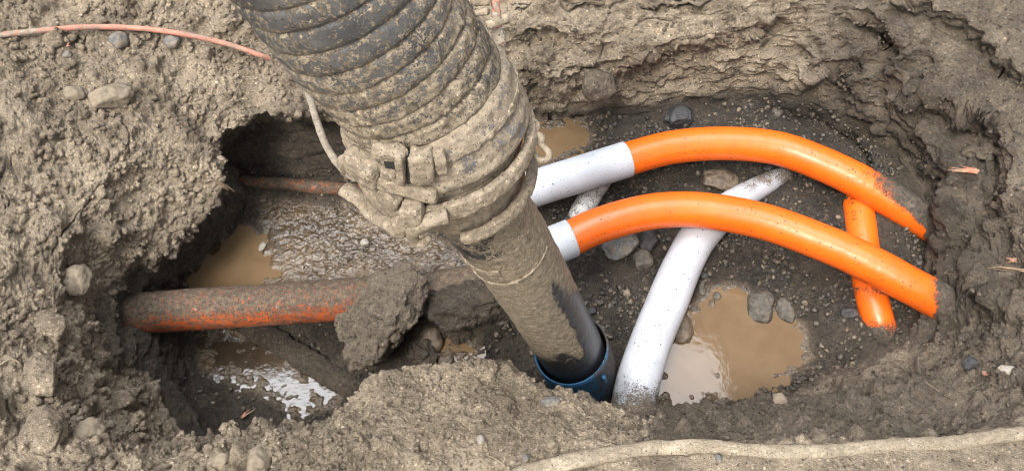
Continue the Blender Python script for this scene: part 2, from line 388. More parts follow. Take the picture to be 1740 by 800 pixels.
rows.append(A[:, 8:9]); lv.append(np.array([8.])); T = np.concatenate(rows, 1); LV = np.concatenate(lv)
NR = T.shape[1]
# round the corners of the loft radially (not the centre nor the far part)
def blur_r(X, r):
    kk = np.exp(-.5 * (np.arange(-2 * r, 2 * r + 1) / r) ** 2); kk /= kk.sum(); Y = np.zeros_like(X)
    pad = np.concatenate([np.repeat(X[:, :1], 2 * r, 1), X, np.repeat(X[:, -1:], 2 * r, 1)], 1)
    for i, wv in enumerate(kk): Y += wv * pad[:, i:i + X.shape[1]]
    return Y
Tb = blur_r(T, 7); wgt = (sm(LV, .15, .4) * (1 - sm(LV, 6.3, 6.8)))[None, :, None]; T = T * (1 - wgt) + Tb * wgt
LVG = np.repeat(LV[None], NA, 0)
V = T.reshape(-1, 3); L = LVG.ravel(); x, y, z = V.T
px, py, tt = to_px(V)
floor_w = 1 - sm(L, 1.75, 2.15)
def normals(V):
    X = V.reshape(NA, NR, 3); da = np.roll(X, -1, 0) - np.roll(X, 1, 0); dr = np.gradient(X, axis=1)
    N = np.cross(dr, da); ln = np.linalg.norm(N, axis=2, keepdims=True); N = N / np.maximum(ln, 1e-9)
    N[:, 0] = (0, 0, 1); s = np.sign(N[..., 2:3].mean()); return (N * s).reshape(-1, 3)

# broad shaping ----------------------------------------------------------------------
def gauss(cx, cy, zc, rx, ry, h, wt=floor_w, ang=0):
    c = P(cx, cy, zc); dx, dy = x - c[0], y - c[1]; ca, sa = math.cos(ang), math.sin(ang)
    return h * np.exp(-(((dx * ca + dy * sa) / rx) ** 2 + ((-dx * sa + dy * ca) / ry) ** 2)) * wt
dz = np.zeros(len(V))
dz += gauss(660, 540, -.55, .13, .12, .05)           # mud saddle the left duct sinks into
dz += gauss(800, 500, -.55, .13, .10, .07)
dz += gauss(770, 540, -.55, .10, .07, .03)
dz += gauss(870, 590, -.55, .09, .09, -.05)
dz += gauss(480, 600, -.62, .22, .13, -.03)
dz += gauss(1440, 400, -.55, .22, .2, .02)
dz += gauss(1612, 362, -.50, .06, .06, .06); dz += gauss(1505, 585, -.56, .06, .04, .03); dz += gauss(1560, 420, -.50, .12, .16, .045)         # banked soil the ducts run into
dz += gauss(1648, 522, -.47, .05, .06, .11) 
dz += gauss(1500, 575, -.52, .16, .06, .04)
dz += gauss(1250, 310, -.55, .10, .05, .02)
dz += gauss(1110, 230, -.55, .3, .06, .015)
V[:, 2] += dz; z = V[:, 2]
# ledges: (pixel line, z, outward rise, falloff, side)
def ledge(pts, rise, L_out, drop, L_in, wob=.012, seed=5, side=1, wid=.013):
    c = np.array([P(*q) for q in pts]); c = catmull(c, 60)
    sel = (L < 5.5); xs = x + wob * 1.6 * fbm(V, .09, 3, seed); ys = y + wob * 1.6 * fbm(V, .09, 3, seed + 50)
    d, s, t_ = line_d(xs, ys, c); s = s * side; sd = d * s; ends = sm(t_, .0, .15) * (1 - sm(t_, .85, 1.0))
    up = rise * np.exp(-np.clip(sd, 0, None) / L_out); dn = -drop * np.exp(-np.clip(-sd, 0, None) / L_in)
    k = sm(sd, -wid, wid); dirx, diry = ctr[0] - x, ctr[1] - y; dl = np.hypot(dirx, diry) + 1e-6
    lip = .045 * rise / .04 * np.exp(-((sd - .012) / .03) ** 2) * ends * sel * sm(sd, -.012, .004)
    LIPX[:] += lip * dirx / dl; LIPY[:] += lip * diry / dl
    return 1.4 * (up * k + dn * (1 - k)) * ends * sel * (d < .5)
D = np.zeros(len(V)); LIPX = np.zeros(len(V)); LIPY = np.zeros(len(V))
D += ledge([(1290,165,-.52),(1390,170,-.52),(1470,205,-.52),(1505,255,-.52),(1480,310,-.54),(1400,330,-.56)], .035, .10, .02, .06, seed=5)
D += ledge([(1340,130,-.46),(1450,150,-.46),(1540,215,-.46),(1590,290,-.47),(1605,380,-.48),(1590,440,-.5)], .04, .09, .025, .06, seed=15)
D += ledge([(1400,60,-.36),(1480,75,-.36),(1540,150,-.37),(1620,210,-.37),(1690,260,-.34),(1700,350,-.34),(1690,420,-.35)], .038, .10, .03, .07, seed=25)
D += ledge([(870,110,-.36),(960,120,-.38),(1080,105,-.38),(1180,80,-.36),(1280,60,-.35),(1340,30,-.33)], .035, .10, .02, .05, seed=35)
D += ledge([(860,70,-.32),(930,60,-.31),(1000,80,-.34),(1060,70,-.33)], .02, .06, .015, .04, seed=36)
D += ledge([(1500,10,-.25),(1600,40,-.27),(1680,90,-.26),(1745,170,-.25)], .035, .09, .02, .06, seed=45)
D += ledge([(1600,460,-.46),(1650,520,-.42),(1700,580,-.34)], .02, .05, .02, .05, seed=46)
V[:, 2] += D; V[:, 0] += LIPX; V[:, 1] += LIPY
# puddles ---------------------------------------------------------------------------
PUD = {
 'right': (-.602, [(1205,492),(1235,487),(1262,492),(1300,515),(1345,535),(1362,570),(1370,605),(1345,635),(1290,660),(1235,678),(1180,692),(1110,690),(1095,640),(1130,590),(1165,565),(1185,520)]),
 'top':   (-.580, [(880,222),(925,210),(985,207),(1000,232),(975,255),(930,275),(880,290)]),
 'left':  (-.600, [(330,470),(342,440),(380,412),(420,388),(452,398),(446,432),(476,468),(430,490),(350,490)]),
 'low':   (-.640, [(348,575),(380,560),(430,562),(520,620),(585,655),(560,690),(500,700),(470,672),(420,650),(352,622)]),
 'small': (-.592, [(745,585),(765,573),(800,580),(805,600),(775,618),(745,615)]),
}
SLURRY = [(450,338),(650,350),(790,430),(820,470),(640,478),(440,490),(400,470),(430,420)]
px, py, tt = to_px(V)
fine = fbm(V, .035, 4, 71); gl = np.zeros(len(V)); flo = L < 2.35; idx = np.where(flo)[0]
slp = [P(a_, b_, -.6) for a_, b_ in SLURRY]; sds = np.full(len(V), 1.); sds[idx] = poly_sd(x[idx], y[idx], slp)
k = 1 - sm(sds + .03 * fine, -.03, .03); V[:, 2] = V[:, 2] * (1 - k) + (-.596 + .004 * fine) * k; gl = np.maximum(gl, k * .95)
pud_sd = np.full(len(V), 1.)
for nm, (wl, poly) in PUD.items():
    pw = [P(a_, b_, wl) for a_, b_ in poly]; sd = np.full(len(V), 1.); sd[idx] = poly_sd(x[idx], y[idx], pw)
    sd = sd + .012 * fine; pud_sd = np.minimum(pud_sd, sd)
    tgt = wl + np.clip(sd * .16, -.014, .2) + .0015 * fine
    if nm in ('low', 'small'): tgt = tgt + .003 + .0150 * fbm(V, .026, 4, 77)
    k = 1 - sm(sd, .0, .07)
    V[:, 2] = V[:, 2] * (1 - k) + tgt * k; gl = np.maximum(gl, (1 - sm(sd, .0, .035)) * .8)

# regional weights ---------------------------------------------------------------------
N0 = normals(V)
ang_left = 1 - sm(px, 420, 620); far_right = sm(px, 1250, 1450) * (1 - sm(py, 560, 680)); top_mid = sm(px, 780, 880) * (1 - sm(px, 1300, 1420)) * (1 - sm(py, 150, 220))
near = sm(py, 590, 660)
bank = sm(L, 2.6, 3.4); wall = sm(L, 1.8, 2.2) * (1 - sm(L, 3.8, 4.4)); flr = 1 - sm(L, 1.8, 2.2); quiet = np.clip(1 - gl, 0, 1) * (1 - sm(L, 6.5, 7.2))
near_right = near * sm(px, 1060, 1130) * (1 - sm(L, 4.7, 5.05)) ; strip_zone = sm(L, 4.9, 5.1) * near * sm(px, 900, 1000)
pile = near * (1 - sm(px, 1060, 1120)) * bank
f1 = fbm(V, .22, 3, 1); f2 = fbm(V, .075, 4, 2); f3 = fbm(V, .026, 3, 3, gain=.6); st = fbm(V, .11, 4, 4, (1, 1, .3)); bil = np.abs(fbm(V, .06, 4, 8))
rdg = 1 - np.abs(fbm(V + .01 * f2[:, None], .10, 4, 12, (1.2, 1.2, .7))) * 2.2
disp = np.zeros(len(V))
disp += bank * (.022 * f1 + .014 * f2 + .0045 * f3 + .012 * (.4 - bil) - .010)
disp += wall * (.016 * f1 + .016 * st + .009 * f2 + .006 * f3)
disp += flr * (.006 * f1 + .005 * f2 + .003 * f3) * quiet
disp += (far_right + top_mid) * sm(L, 2.0, 2.6) * (.022 * rdg - .013 + .012 * st)
b_s = bumps(V, .016, .25, .62, .75, 21); b_m = bumps(V, .038, .2, .60, .6, 22); b_l = bumps(V, .095, .2, .48, .32, 23); b_xs = bumps(V, .009, .3, .7, .8, 24)
inner = ang_left * (1 - sm(L + .25 * f1, 3.5, 4.5)) * (1 - near)
crumb = (1 - .62 * inner) * bank * (.35 + .75 * ang_left + .45 * pile + .15 * near) * (1 - .9 * strip_zone) * (1 - .75 * far_right)
disp += crumb * (.85 * b_s + .85 * b_m + .75 * b_l * ang_left + .55 * b_xs) + near_right * (.7 * b_m + .7 * b_s + .010 * f2)
disp += wall * (.45 * b_m + .4 * b_s) * (.4 + .6 * ang_left)
slr = .12 + .88 * sm(pud_sd, .0, .13); VR = np.stack([V[:, 0] * .82 + V[:, 1] * .57, -V[:, 0] * .57 + V[:, 1] * .82, V[:, 2]], 1)
shore = .25 + .75 * sm(pud_sd, .005, .04)
disp += flr * quiet * shore * (.75 * b_xs + .55 * b_s) + gl * slr * (.0085 * fbm(VR, .021, 4, 31, (1.35, .8, 1), gain=.6) + .0025 + .5 * b_xs * shore) * (sds < .02) * sm(pud_sd, -.005, .01)
disp += (.0013 * fbm(V, .009, 2, 33)) * (bank + wall + .5 * flr) * quiet
crk = np.abs(fbm(V + .008 * f3[:, None], .16, 3, 91)); crack = np.exp(-(crk / .018) ** 2) * sm(fbm(V, .4, 2, 92), -.1, .3)
disp -= .016 * crack * bank * (1 - strip_zone)
disp = disp * (1 - strip_zone * .6)
V += N0 * disp[:, None]
# wetness --------------------------------------------------------------------------
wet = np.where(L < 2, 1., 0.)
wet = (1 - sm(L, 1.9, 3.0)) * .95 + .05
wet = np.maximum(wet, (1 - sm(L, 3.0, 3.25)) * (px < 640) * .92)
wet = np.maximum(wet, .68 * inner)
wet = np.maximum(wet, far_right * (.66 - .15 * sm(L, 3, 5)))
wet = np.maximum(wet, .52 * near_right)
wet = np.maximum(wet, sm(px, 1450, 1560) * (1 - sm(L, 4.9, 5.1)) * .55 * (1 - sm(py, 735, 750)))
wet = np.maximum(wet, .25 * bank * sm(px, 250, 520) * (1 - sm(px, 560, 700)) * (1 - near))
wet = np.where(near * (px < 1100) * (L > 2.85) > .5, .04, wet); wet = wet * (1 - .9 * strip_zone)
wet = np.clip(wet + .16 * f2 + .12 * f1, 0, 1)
grav = .75 * flr * quiet * sm(px, 840, 900) * (.30 + .70 * sm(fbm(V, .15, 3, 41), -.25, .3)) * (.35 + .65 * (1 - sm(py, 560, 620)))
TV = V.copy(); TN = normals(V); TPX, TPY, TT = to_px(TV)
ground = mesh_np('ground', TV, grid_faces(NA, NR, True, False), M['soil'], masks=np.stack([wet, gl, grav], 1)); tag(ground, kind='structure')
# make sure it faces up
if ground.data.polygons[NR * 10 + 300].normal.z < 0: ground.data.flip_normals()

for nm, (wl, poly) in PUD.items():
    pw = np.array([P(a_, b_, wl) for a_, b_ in poly]); c = pw.mean(0); lo = pw.min(0) - .05; hi = pw.max(0) + .05
    n = 60; gx, gy = np.meshgrid(np.linspace(lo[0], hi[0], n), np.linspace(lo[1], hi[1], n), indexing='ij')
    ok = poly_sd(gx, gy, pw) < .035
    Vw = np.stack([gx.ravel(), gy.ravel(), np.full(n * n, wl)], 1); Fq = grid_faces(n, n); Fq = Fq[ok.ravel()[Fq].all(1)]
    used = np.unique(Fq); mp = np.zeros(n * n, int); mp[used] = np.arange(len(used))
    o = mesh_np('puddle', Vw[used], mp[Fq], M['dark_water' if nm == 'low' else 'muddy_water']); tag(o, kind='structure')
    if o.data.polygons[0].normal.z < 0: o.data.flip_normals()

# surface lookup: the ground point seen nearest at a photo pixel
vis = np.where((TPX > -200) & (TPX < 1950) & (TPY > -150) & (TPY < 950) & (LVG.ravel() < 7.2))[0]
bx = ((TPX[vis] + 200) // 6).astype(int); by = ((TPY[vis] + 150) // 6).astype(int)
key = bx * 400 + by; order = np.lexsort((TT[vis], key)); ks = key[order]; first = np.r_[True, ks[1:] != ks[:-1]]
LOOK = {int(a_): int(vis[o_]) for a_, o_ in zip(ks[first], order[first])}
def surf(px_, py_):
    bx_, by_ = int((px_ + 200) // 6), int((py_ + 150) // 6)
    for r in range(0, 6):
        c = [LOOK[(bx_ + i) * 400 + by_ + j] for i in range(-r, r + 1) for j in range(-r, r + 1) if (bx_ + i) * 400 + by_ + j in LOOK]
        if c:
            i = min(c, key=lambda v: TT[v]); return TV[i].copy(), TN[i].copy()
    return P(px_, py_, -.3), np.array([0, 0, 1.])

# ------------------------------------------------------------------ ducts
def mudends(a0, a1, base=0., L_=None, top=None):
    def f(s, ph, v):
        Lm = s.max(); m_ = np.full(len(s), base)
        if a0: m_ = np.maximum(m_, (1 - sm(s, 0, a0)) * 1.2)
        if a1: m_ = np.maximum(m_, sm(s, Lm - a1, Lm) * 1.2)
        return m_
    return f
def split_root(name, pts, label, cat, group=None):
    r = empty(name, tuple(pts[len(pts) // 2])); tag(r, label, cat, group); return r

def zpts(L_): return np.array([P(*q) for q in L_])
# upper duct
up = zpts([(1030,283,-.485),(1062,272,-.483),(1140,251,-.478),(1230,244,-.472),(1320,252,-.468),(1400,280,-.468),(1470,314,-.477),(1540,356,-.503),(1600,393,-.545),(1650,425,-.60)])
R_ = .0505
r = split_root('orange_conduit', up, 'orange conduit furthest back, arching from a long white sleeve into mud at right', 'conduit', 'orange conduits in the pit')
def mud_up(s, ph, v):
    p_, q_, _ = to_px(v); a_ = sm(p_, 1380, 1600); side = sm(q_ - (245 + .00125 * np.clip(p_ - 1230, 0, None) ** 2), 10, -22)
    return .10 + np.clip(.80 * a_ * side + .12 * a_ + .15 * sm(p_, 1530, 1600), 0, 1.2)
parent_keep(tube('pipe', up, R_, M['orange_plastic'], 72, .004, mud=mud_up, lump=.004, seed=3), r)
parent_keep(tube('sleeve', zpts([(820,352,-.50),(880,330,-.495),(912,319,-.492),(985,296,-.488),(1066,270.5,-.483)]), .0545, M['white_plastic'], 72, .004, mud=mudends(.08, 0, .05), lump=.002), r)
# lower duct
lo = zpts([(940,417,-.455),(970,405,-.45),(1010,386,-.44),(1070,367,-.432),(1130,357,-.428),(1200,358,-.426),(1300,377,-.425),(1400,413,-.425),(1480,449,-.428),(1545,484,-.438),(1590,508,-.458),(1640,536,-.51)])
r = split_root('orange_conduit', lo, 'bright orange conduit in front, crossing over the white pipe and ending in the right bank', 'conduit', 'orange conduits in the pit')
parent_keep(tube('pipe', lo, [R_] * 9 + [.050, .050, .050], M['orange_plastic'], 72, .004, mud=lambda s, ph, v: .11 + .18 * sm(to_px(v)[0], 1250, 1550) + .70 * sm(to_px(v)[0], 1572, 1612), lump=.003, seed=4), r)
parent_keep(tube('sleeve', zpts([(880,448,-.475),(915,429,-.462),(940,417,-.455),(972,404,-.45)]), .0545, M['white_plastic'], 72, .004, mud=mudends(.03, 0, .05), lump=.002), r)
# short crossing duct
cr_ = zpts([(1450,304,-.57),(1454,325,-.55),(1462,380,-.54),(1470,440,-.542),(1480,500,-.547),(1493,548,-.565),(1500,575,-.61)])
r = split_root('orange_conduit', cr_, 'short orange conduit lying under the other two at the right end of the pit', 'conduit', 'orange conduits in the pit')
def mud_cr(s, ph, v):
    q_ = to_px(v)[1]; return .16 + .6 * sm(q_, 525, 570) + .5 * (1 - sm(q_, 300, 335)) + .35 * sm(q_, 478, 490) * (1 - sm(q_, 495, 508))
parent_keep(tube('pipe', cr_, [.042, .044, .044, .044, .044, .043, .042], M['orange_plastic'], 64, .004, mud=mud_cr, lump=.004, seed=6), r)
# printed line on the short duct
cu = bpy.data.curves.new('print', 'FONT'); cu.body = 'IPEX  CLE'; cu.size = .017; cu.space_character = 1.35
to = bpy.data.objects.new('tmp', cu); C.objects.link(to); bpy.context.view_layer.update()
me = bpy.data.meshes.new_from_object(to.evaluated_get(bpy.context.evaluated_depsgraph_get())); bpy.data.objects.remove(to)
q, s = resample(cr_, .004); Tq, Nq, Bq = frames(q, (0, 0, 1)); i0 = int(np.argmin(np.abs(to_px(q)[1] - 342)))
sgn = 1 if Bq[i0][0] > 0 else -1
for v in me.vertices:
    i = min(len(q) - 1, i0 + int(v.co.x / .004)); fr = v.co.x / .004 - int(v.co.x / .004)
    c = q[i] * (1 - fr) + q[min(i + 1, len(q) - 1)] * fr; al = math.radians(-50) + v.co.y / .044
    v.co = Vector(c + (Nq[i] * math.cos(al) + Bq[i] * sgn * math.sin(al)) * .0454)
me.materials.append(M['ink']); o = bpy.data.objects.new('printed_text', me); C.objects.link(o); parent_keep(o, r)
# white pipe
wp = zpts([(1352,287,-.600),(1330,298,-.585),(1300,313,-.572),(1262,335,-.562),(1222,365,-.552),(1185,405,-.545),(1158,455,-.54),(1133,515,-.535),(1108,575,-.53),(1088,635,-.528),(1076,690,-.527),(1070,740,-.53)])
def mud_w(s, ph, v):
    p_, q_, _ = to_px(v); return .9 * (1 - sm(q_, 300, 345)) * .55 + .62 * sm(q_, 600, 700) + .12
o = tube('white_pipe', wp, [.016, .024, .033, .041, .049, .055, .056, .056, .057, .057, .057, .057], M['white_plastic'], 80, .004, mud=mud_w, lump=.003, seed=8,
         rfun=lambda s, ph: .0012 * np.sin(s * 21) + .0016 * np.exp(-((s - .33) / .01) ** 2))
tag(o, 'long white plastic pipe running under the front orange conduit down to the near bank', 'pipe')
o = tube('white_pipe', zpts([(1026,300,-.60),(1012,318,-.585),(998,342,-.582),(985,362,-.59),(975,380,-.62)]), [.032, .034, .034, .031, .028], M['muddy_white'], 48, .003, mud=mudends(.02, .05, .48), lump=.004, seed=9)
tag(o, 'short gritty white pipe stub in the gap between the two orange conduits', 'pipe')
# muddy ducts at the left
lp = zpts([(205,534,-.47),(250,531,-.468),(320,526,-.465),(420,520,-.465),(520,513,-.468),(610,507,-.475),(700,500,-.50),(790,480,-.52),(840,462,-.53)])
def mud_l(s, ph, v):
    p_, q_, _ = to_px(v); axis = np.interp(p_, [205, 420, 610, 840], [534, 520, 507, 462]); lowside = sm(q_ - axis, -6, 26)
    return np.clip(.92 - .40 * lowside + .35 * sm(p_, 600, 660) + .1 * (1 - sm(p_, 240, 280)), 0, 1.1)
o = tube('buried_conduit', lp, [.056] * 6 + [.054, .045, .035], M['muddy_orange'], 80, .004, mud=mud_l, lump=.004, seed=10)
tag(o, 'thick mud-smeared dull orange conduit running from the left bank into the mud clod', 'conduit')
o = tube('buried_conduit', zpts([(385,306,-.585),(450,311,-.58),(540,318,-.578),(640,328,-.578),(740,340,-.585)]), [.016, .020, .022, .022, .022], M['muddy_orange'], 40, .004,
         mud=lambda s, ph, v: .86 + 0 * s, lump=.005, seed=11)
tag(o, 'thin mud-covered orange conduit barely showing under the far left wall behind the hose', 'conduit')
dp = zpts([(395,535,-.625),(470,580,-.628),(560,635,-.63),(650,690,-.645)])
o = tube('buried_conduit', dp, .032, M['wet_clod'], 64, .003, lump=.009, seed=12, squash=(.55, 1)); tag(o, 'dark mud-coated conduit slanting under the thick left one beside the shiny puddle', 'conduit')

# ------------------------------------------------------------------ vacuum hose
AX = [(395,-330,.92),(484,-180,1.03),(599,0,1.15),(714,150,1.285),(762,258,1.385),(814,345,1.52),(862,412,1.66),(922,510,1.93),(980,612,2.24),(994,650,2.36)]
axp = np.array([PT(*q) for q in AX]); axc, axs = resample(axp, .002); aT, aN, aB = frames(axc, (0, -1, .4))
apx, apy, atd = to_px(axc)
def s_at(py_): return float(np.interp(py_, apy, axs))
def ax_at(s_):
    i = int(np.clip(np.searchsorted(axs, s_), 1, len(axs) - 1)); return axc[i], aT[i], aN[i], aB[i]
def on_axis(s_, phi, r_):
    c, T_, N_, B_ = ax_at(s_); return c + (N_ * math.cos(phi) + B_ * math.sin(phi)) * r_
def phi_of(px_, py_, r_, s_hint=None):
    """angle and station on the hose surface under a pixel"""
    best = None
    for s_ in np.arange(s_at(0) - .1, axs[-1], .006):
        c, T_, N_, B_ = ax_at(s_)
        ph = np.linspace(-math.pi, math.pi, 181); v = c + (np.cos(ph)[:, None] * N_ + np.sin(ph)[:, None] * B_) * r_
        a_, b_, t_ = to_px(v); e = np.hypot(a_ - px_, b_ - py_) + (t_ - to_px(c)[2] > .02) * 1e3; i = int(np.argmin(e))
        if best is None or e[i] < best[0]: best = (e[i], ph[i], s_)
    return best[1], best[2]
hose = empty('suction_hose', tuple(axc[-1])); tag(hose, 'huge mud-caked ribbed suction hose clamped to a dark tube standing in the pit', 'hose')
def subaxis(s0, s1, ds=.03):
    n = max(4, int((s1 - s0) / ds)); return np.array([ax_at(a_)[0] for a_ in np.linspace(s0, s1, n)])
sA = s_at(225); sRing = s_at(238); sCol0 = s_at(160); sB = s_at(318)
R_H = .1275
PITCH = .0335
def corr(s, ph):
    u = (s / PITCH + ph / (2 * math.pi)) % 1.0
    q_ = np.abs(2 * u - 1); prof = 1 - .35 * q_ ** 2 - .65 * q_ ** 7
    return prof * .0062 - .004
def mud_h(s, ph, v):
    n = fbm(v, .06, 4, 61); a_, b_, _ = to_px(v); g_ = (s / PITCH + ph / (2 * math.pi)) % 1.0; groove = np.abs(2 * g_ - 1)
    return .71 + .30 * n + .36 * sm(b_, 110, 250) + .18 * sm(a_, 700, 860) - .22 * (1 - sm(b_, 20, 160)) * (1 - sm(a_, 560, 800)) + .18 * (groove - .5)
o = tube('ribbed_hose', subaxis(0, s_at(165)), R_H, M['black_rubber'], 300, .0022, rfun=corr, mud=mud_h, lump=.005, seed=20, ref=(0, -1, .4)); parent_keep(o, hose)
# cuff between the ribs and the clamp ring
cg = sRing - .030 - sCol0
cuff_s = [sCol0 - .015, sCol0, sCol0 + cg * .25, sCol0 + cg * .5, sCol0 + cg * .8, sRing - .030, sRing - .023, sRing - .016, sRing + .012]
o = tube('cuff', [ax_at(a_)[0] for a_ in cuff_s], [.128, .138, .1415, .1425, .146, .1475, .143, .129, .1295], M['caked_metal'], 240, .0025,
         mud=lambda s, ph, v: .80 + .4 * fbm(v, .03, 3, 5), lump=.0045, seed=22, ref=(0, -1, .4),
         rfun=lambda s, ph: .0012 * np.sin(s * 230 + ph)); parent_keep(o, hose)
def band(name, s0, phi0, phi1, r0, wdt, thk, mat='caked_metal', tilt=0, n=140, tph=0, seed=1, wave=0):
    """flat strap bent round the hose from phi0 to phi1; its centreline slides along the axis by tilt*cos(phi-tph)"""
    ph = np.linspace(phi0, phi1, n); prof = [(-.5, 0), (-.42, .9), (-.2, 1), (.2, 1), (.42, .9), (.5, 0), (.3, -.35), (-.3, -.35)]
    Vs = []
    for p_ in ph:
        for a_, b_ in prof:
            s_ = s0 + a_ * wdt + tilt * math.cos(p_ - tph); Vs.append(on_axis(s_, p_, r0 + b_ * thk))
    Vs = np.array(Vs); closed = abs(phi1 - phi0) > 6.28
    Fq = grid_faces(n, 8, False, True)
    o = mesh_np(name, Vs, Fq, M[mat], masks=np.full((len(Vs), 1), .95))
    import bmesh
    bm = bmesh.new(); bm.from_mesh(o.data)
    if closed: bmesh.ops.remove_doubles(bm, verts=bm.verts, dist=1e-4)
    bmesh.ops.holes_fill(bm, edges=[e for e in bm.edges if e.is_boundary], sides=0)
    bmesh.ops.recalc_face_normals(bm, faces=bm.faces)
    bmesh.ops.subdivide_edges(bm, edges=bm.edges, cuts=2, use_grid_fill=True)
    bm.to_mesh(o.data); bm.free(); me = o.data
    co = np.empty(len(me.vertices) * 3, np.float32); me.vertices.foreach_get('co', co); co = co.reshape(-1, 3).astype(float)
    nn = np.empty(len(me.vertices) * 3, np.float32); me.vertices.foreach_get('normal', nn); nn = nn.reshape(-1, 3)
    co += nn * (.0015 * fbm(co, .014, 3, seed) + .35 * bumps(co, .008, .3, .8, .5, seed))[:, None]
    me.vertices.foreach_set('co', co.astype(np.float32).ravel())
    at = me.attributes.get('mask')
    if at: at.data.foreach_set('color', np.tile(np.array([.95, 0, 0, 1], np.float32), len(me.vertices)))
    for p_ in me.polygons: p_.use_smooth = True
    me.update(); parent_keep(o, hose); return o
band('clamp_ring', sRing + .008, -math.pi, math.pi, .140, .026, .011, n=240, seed=31)
band('clamp_ring', sCol0 + .022, -math.pi, math.pi, .141, .010, .003, n=240, seed=32)
# reducer cone below the ring, down to the tube
o = tube('reducer', [ax_at(a_)[0] for a_ in (sRing + .0, sRing + .02, sRing + .04, sRing + .06, s_at(297) + .015, s_at(297) + .035)], [.129, .125, .119, .113, .106, .084], M['caked_metal'], 200, .003,
         mud=lambda s, ph, v: .8 + .3 * fbm(v, .03, 3, 6), lump=.005, seed=23, ref=(0, -1, .4)); parent_keep(o, hose)
# lower bail strap, ends hooked
phR, _ = phi_of(915, 245, .14); phL, _ = phi_of(760, 385, .14)
PHR = phR; PHL = phL
band('bail_strap', s_at(297), min(PHL, PHR), max(PHL, PHR), .120, .022, .012, seed=33)
phR2, _ = phi_of(880, 150, .15); phL2, _ = phi_of(725, 368, .15)
SG = np.arange(sCol0 - .06, s_at(330), .004); PG = np.linspace(-2.4, 2.4, 161)
GV = np.array([[on_axis(s_, p_, .145) for p_ in PG] for s_ in SG]); GC = np.array([ax_at(s_)[0] for s_ in SG])[:, None]; BACK = ((GV - GC) * (GV - np.array([0, 0, CAMZ]))).sum(-1) > 0; ga, gb, gt = to_px(GV)
def H(px_, py_, lift=.0):
    e = np.hypot(ga - px_, gb - py_) + BACK * 500; i, j = np.unravel_index(np.argmin(e), e.shape)
    if e[i, j] > 12: return PT(px_, py_, to_px(GC[i, 0])[2] + .02)
    return on_axis(SG[i], PG[j], .145 + lift)
def barpts(name, pts, r_, mat='caked_metal', sq=(1, 1), mudv=.95, seg=28, lump=.004, seed=2, ref=(0, 0, 1)):
    o = tube(name, pts, r_, M[mat], seg, .003, mud=lambda s, ph, v: mudv + 0 * s, lump=lump, seed=seed, squash=sq, ref=ref); parent_keep(o, hose); return o
T0 = to_px(ax_at(sRing)[0])[2]
def slab(name, px_, py_, wpx, hpx, thick, lift=0., ang=0, mat='caked_metal', seed=1, lump=.0022, p=.38):
    """rounded mud-caked block lying on the curved surface under a point"""
    c = H(px_, py_, lift); t_ = to_px(c)[2]; ax_, aT_, _, _ = ax_at(SG[int(np.argmin(np.linalg.norm(GV[:, 80] - c, axis=1)))])
    i = int(np.argmin(np.linalg.norm(axc - c, axis=1))); n_ = c - axc[i]; n_ /= np.linalg.norm(n_)
    a_ = math.radians(ang); R_w = np.array([1., 0, 0]); D_w = -np.array([0, SP, CP])
    u = R_w * math.cos(a_) + D_w * math.sin(a_); u = u - n_ * (u @ n_); ku = np.linalg.norm(u); u /= ku; v = np.cross(n_, u)
    bm = bmesh.new(); bmesh.ops.create_icosphere(bm, subdivisions=5, radius=1); co = np.array([q.co for q in bm.verts])
    co = np.sign(co) * np.abs(co) ** p; co = co / np.maximum(1, np.abs(co).max(1))[:, None]
    kv = max(.55, abs((v @ D_w)) if abs(math.sin(a_)) < .7 else abs(v @ R_w))
    W = wpx / FPX * t_ / 2 / max(ku, .6); Hh = hpx / FPX * t_ / 2 / kv
    co = c + co[:, :1] * u * W + co[:, 1:2] * v * Hh + co[:, 2:] * n_ * thick / 2
    co = co + (co - c) / np.linalg.norm(co - c, axis=1)[:, None] * (lump * fbm(co, .012, 3, seed) + .5 * lump / .0022 * bumps(co, .007, .3, .8, .5, seed))[:, None]
    for q, k_ in zip(bm.verts, co): q.co = k_
    me = bpy.data.meshes.new(name); bm.to_mesh(me); bm.free()
    for f in me.polygons: f.use_smooth = True
    at = me.attributes.new('mask', 'FLOAT_COLOR', 'POINT'); at.data.foreach_set('color', np.tile(np.array([.95 if mat == 'caked_metal' else .2, 0, 0, 1], np.float32), len(me.vertices)))
    me.materials.append(M[mat]); o = bpy.data.objects.new(name, me); C.objects.link(o); parent_keep(o, hose); return o
import bmesh
lv0 = H(640, 352, .012); tl_ = float(to_px(lv0[None])[2][0])
barpts('latch_lever', [PT(586,321,tl_ + .02), PT(612,337,tl_), lv0, H(668,368,.012), H(692,386,.010)], [.0125, .0125, .013, .013, .011], sq=(.7, 1.15), seed=3, lump=.0025)
slab('latch_pivot', 688, 377, 34, 30, .026, .008, 30, seed=4, p=.55)
slab('latch_block', 706, 350, 36, 27, .030, .012, -5, seed=5)
barpts('latch_hook', [H(762,354,.014), H(738,360,.016), H(719,367,.018), H(709,380,.018), H(714,394,.018), H(727,396,.018), H(734,386,.018)], [.011, .012, .012, .010, .008, .007, .005], seed=6, lump=.002)
slab('hinge_barrel', 622, 283, 62, 36, .034, .004, 3, seed=7, p=.5)
slab('hinge_cap', 598, 281, 15, 42, .040, .002, 3, seed=8, p=.5)
slab('hinge_slot_shade', 664, 274, 25, 26, .006, .001, 0, mat='black_steel', seed=9, lump=.001, p=.3)  # raised black slab, its colour stands in for the shade inside a recess
slab('hinge_bridge', 662, 256, 60, 14, .022, .003, 2, seed=19, p=.5)
slab('hinge_pin', 664, 290, 30, 14, .016, .004, 0, seed=9, p=.5)
slab('hinge_knuckle', 684, 278, 15, 46, .030, .005, 4, seed=10)
